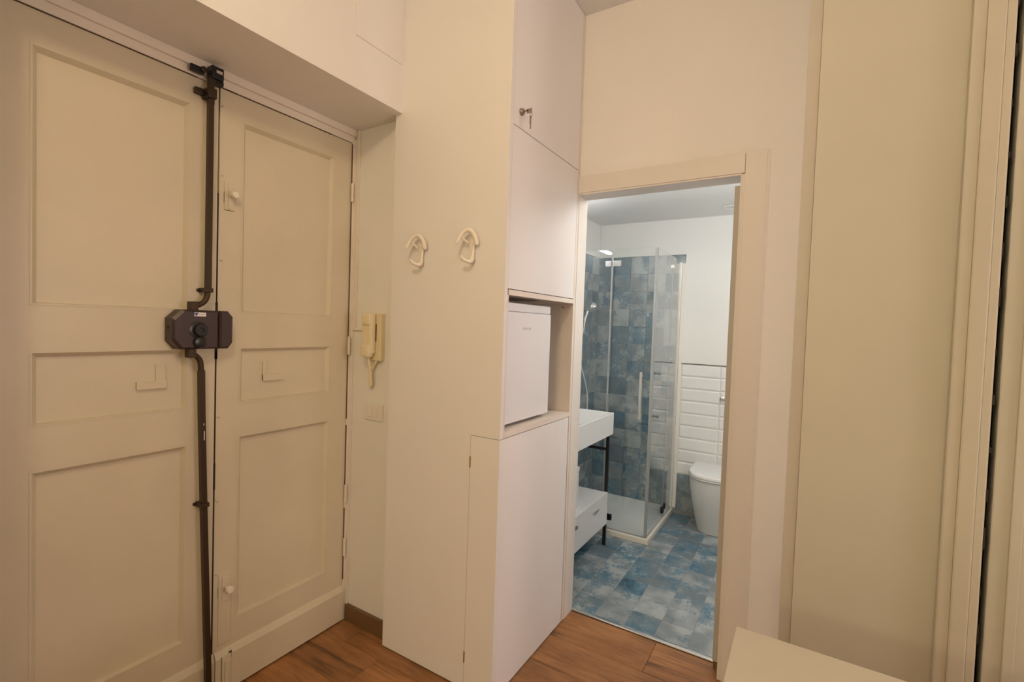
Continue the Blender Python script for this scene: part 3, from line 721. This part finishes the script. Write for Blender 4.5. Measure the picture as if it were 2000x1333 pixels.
obj('tap', tube(smooth_path([(tapx, 2.73, BZ1), (tapx, 2.73, BZ1+.13), (tapx+.03, 2.73, BZ1+.16), (tapx+.12, 2.73, BZ1+.15)], 5), .014, 12), 'steel', wbs, True)
LX, LY = -1.098, 3.058
for x in (LX, BXL+.03):
    for y in (2.40, LY):
        obj('leg', box(x-.010, x+.010, y-.010, y+.010, .001, BZ0, bev=.001), 'black_metal', wbs)
obj('side_rail', box(BXL+.04, LX-.010, LY-.008, LY+.008, .640, .656), 'black_metal', wbs)
obj('side_rail', box(BXL+.04, LX-.010, 2.392, 2.408, .640, .656), 'black_metal', wbs)
for x in (LX, BXL+.03): obj('bottom_rail', box(x-.010, x+.010, 2.411, LY-.011, .142, .150), 'black_metal', wbs)
obj('drawer_box', box(BXL+.045, -1.112, 2.412, LY-.012, .150, .362, bev=.001), 'bath_drawer', wbs)
df = obj('drawer_front', box(-1.110, -1.080, 2.412, 3.046, .152, .364, bev=.0015), 'bath_drawer', wbs)
for y in (2.825, 2.500):
    obj('drawer_handle', boxes([(-1.081, -1.068, y-.038, y+.038, .296, .312)], bev=.002), 'keymetal' if y < 2.6 else 'alu', df)
bt = thing('storage_box', (-1.24, 2.58, .364), 'white box standing on the drawer unit under the washbasin', 'box')
obj('box_body', box(-1.27, -1.135, 2.46, 2.680, .3625, .60, bev=.004), 'ceramic', bt)
obj('box_lid', box(-1.273, -1.132, 2.457, 2.683, .585, .612, bev=.004), 'ceramic', bt)

# ------------------------------------------------------------------ toilet
wc = thing('toilet', (-.505, 3.7, 0), 'white back-to-wall toilet with closed lid behind the bathroom doorway', 'toilet')
CX = -.505
def dsec(hw, yf, yb, z, n=16, sq=2.6):
    pts = []
    ym = yf + hw*1.05
    for j in range(n+1):
        a = math.pi*j/n
        c_, s_ = math.cos(a), math.sin(a)
        pts.append((CX - hw*math.copysign(abs(c_)**(2/sq), c_), ym - (ym-yf)*abs(s_)**(2/sq), z))
    pts.append((CX+hw, yb, z)); pts.append((CX-hw, yb, z))
    return pts
def loft(secs):
    bm = bmesh.new(); rs = [[bm.verts.new(p) for p in s] for s in secs]
    for A, B in zip(rs, rs[1:]):
        n = len(A)
        for j in range(n): bm.faces.new((A[j], A[(j+1) % n], B[(j+1) % n], B[j]))
    bm.faces.new(rs[0][::-1]); bm.faces.new(rs[-1]); return bm
YBK = BYB-.005
obj('pan', loft([dsec(.128, 3.650, YBK, .001), dsec(.134, 3.640, YBK, .03), dsec(.150, 3.600, YBK, .12), dsec(.166, 3.555, YBK, .24), dsec(.177, 3.525, YBK, .34), dsec(.181, 3.512, YBK, .412)]), 'ceramic', wc, True)
obj('seat', loft([dsec(.180, 3.508, YBK-.05, .4145), dsec(.183, 3.503, YBK-.05, .419), dsec(.183, 3.503, YBK-.05, .426), dsec(.180, 3.508, YBK-.05, .4275)]), 'ceramic', wc, True)
obj('lid', loft([dsec(.182, 3.505, YBK-.04, .4285), dsec(.185, 3.500, YBK-.04, .434), dsec(.184, 3.502, YBK-.04, .448), dsec(.178, 3.510, YBK-.045, .455), dsec(.150, 3.55, YBK-.06, .457)]), 'ceramic', wc, True)
vt = thing('wall_valve', (-.523, BYB-.003, .93), 'small chrome valve on the white tiles above the toilet', 'valve')
obj('rosette', lathe((-.523, BYB-.003, .948), (0, -1, 0), [(.018, 0), (.018, .004), (.010, .008), (.008, .035), (0, .035)], 18), 'steel', vt, True)
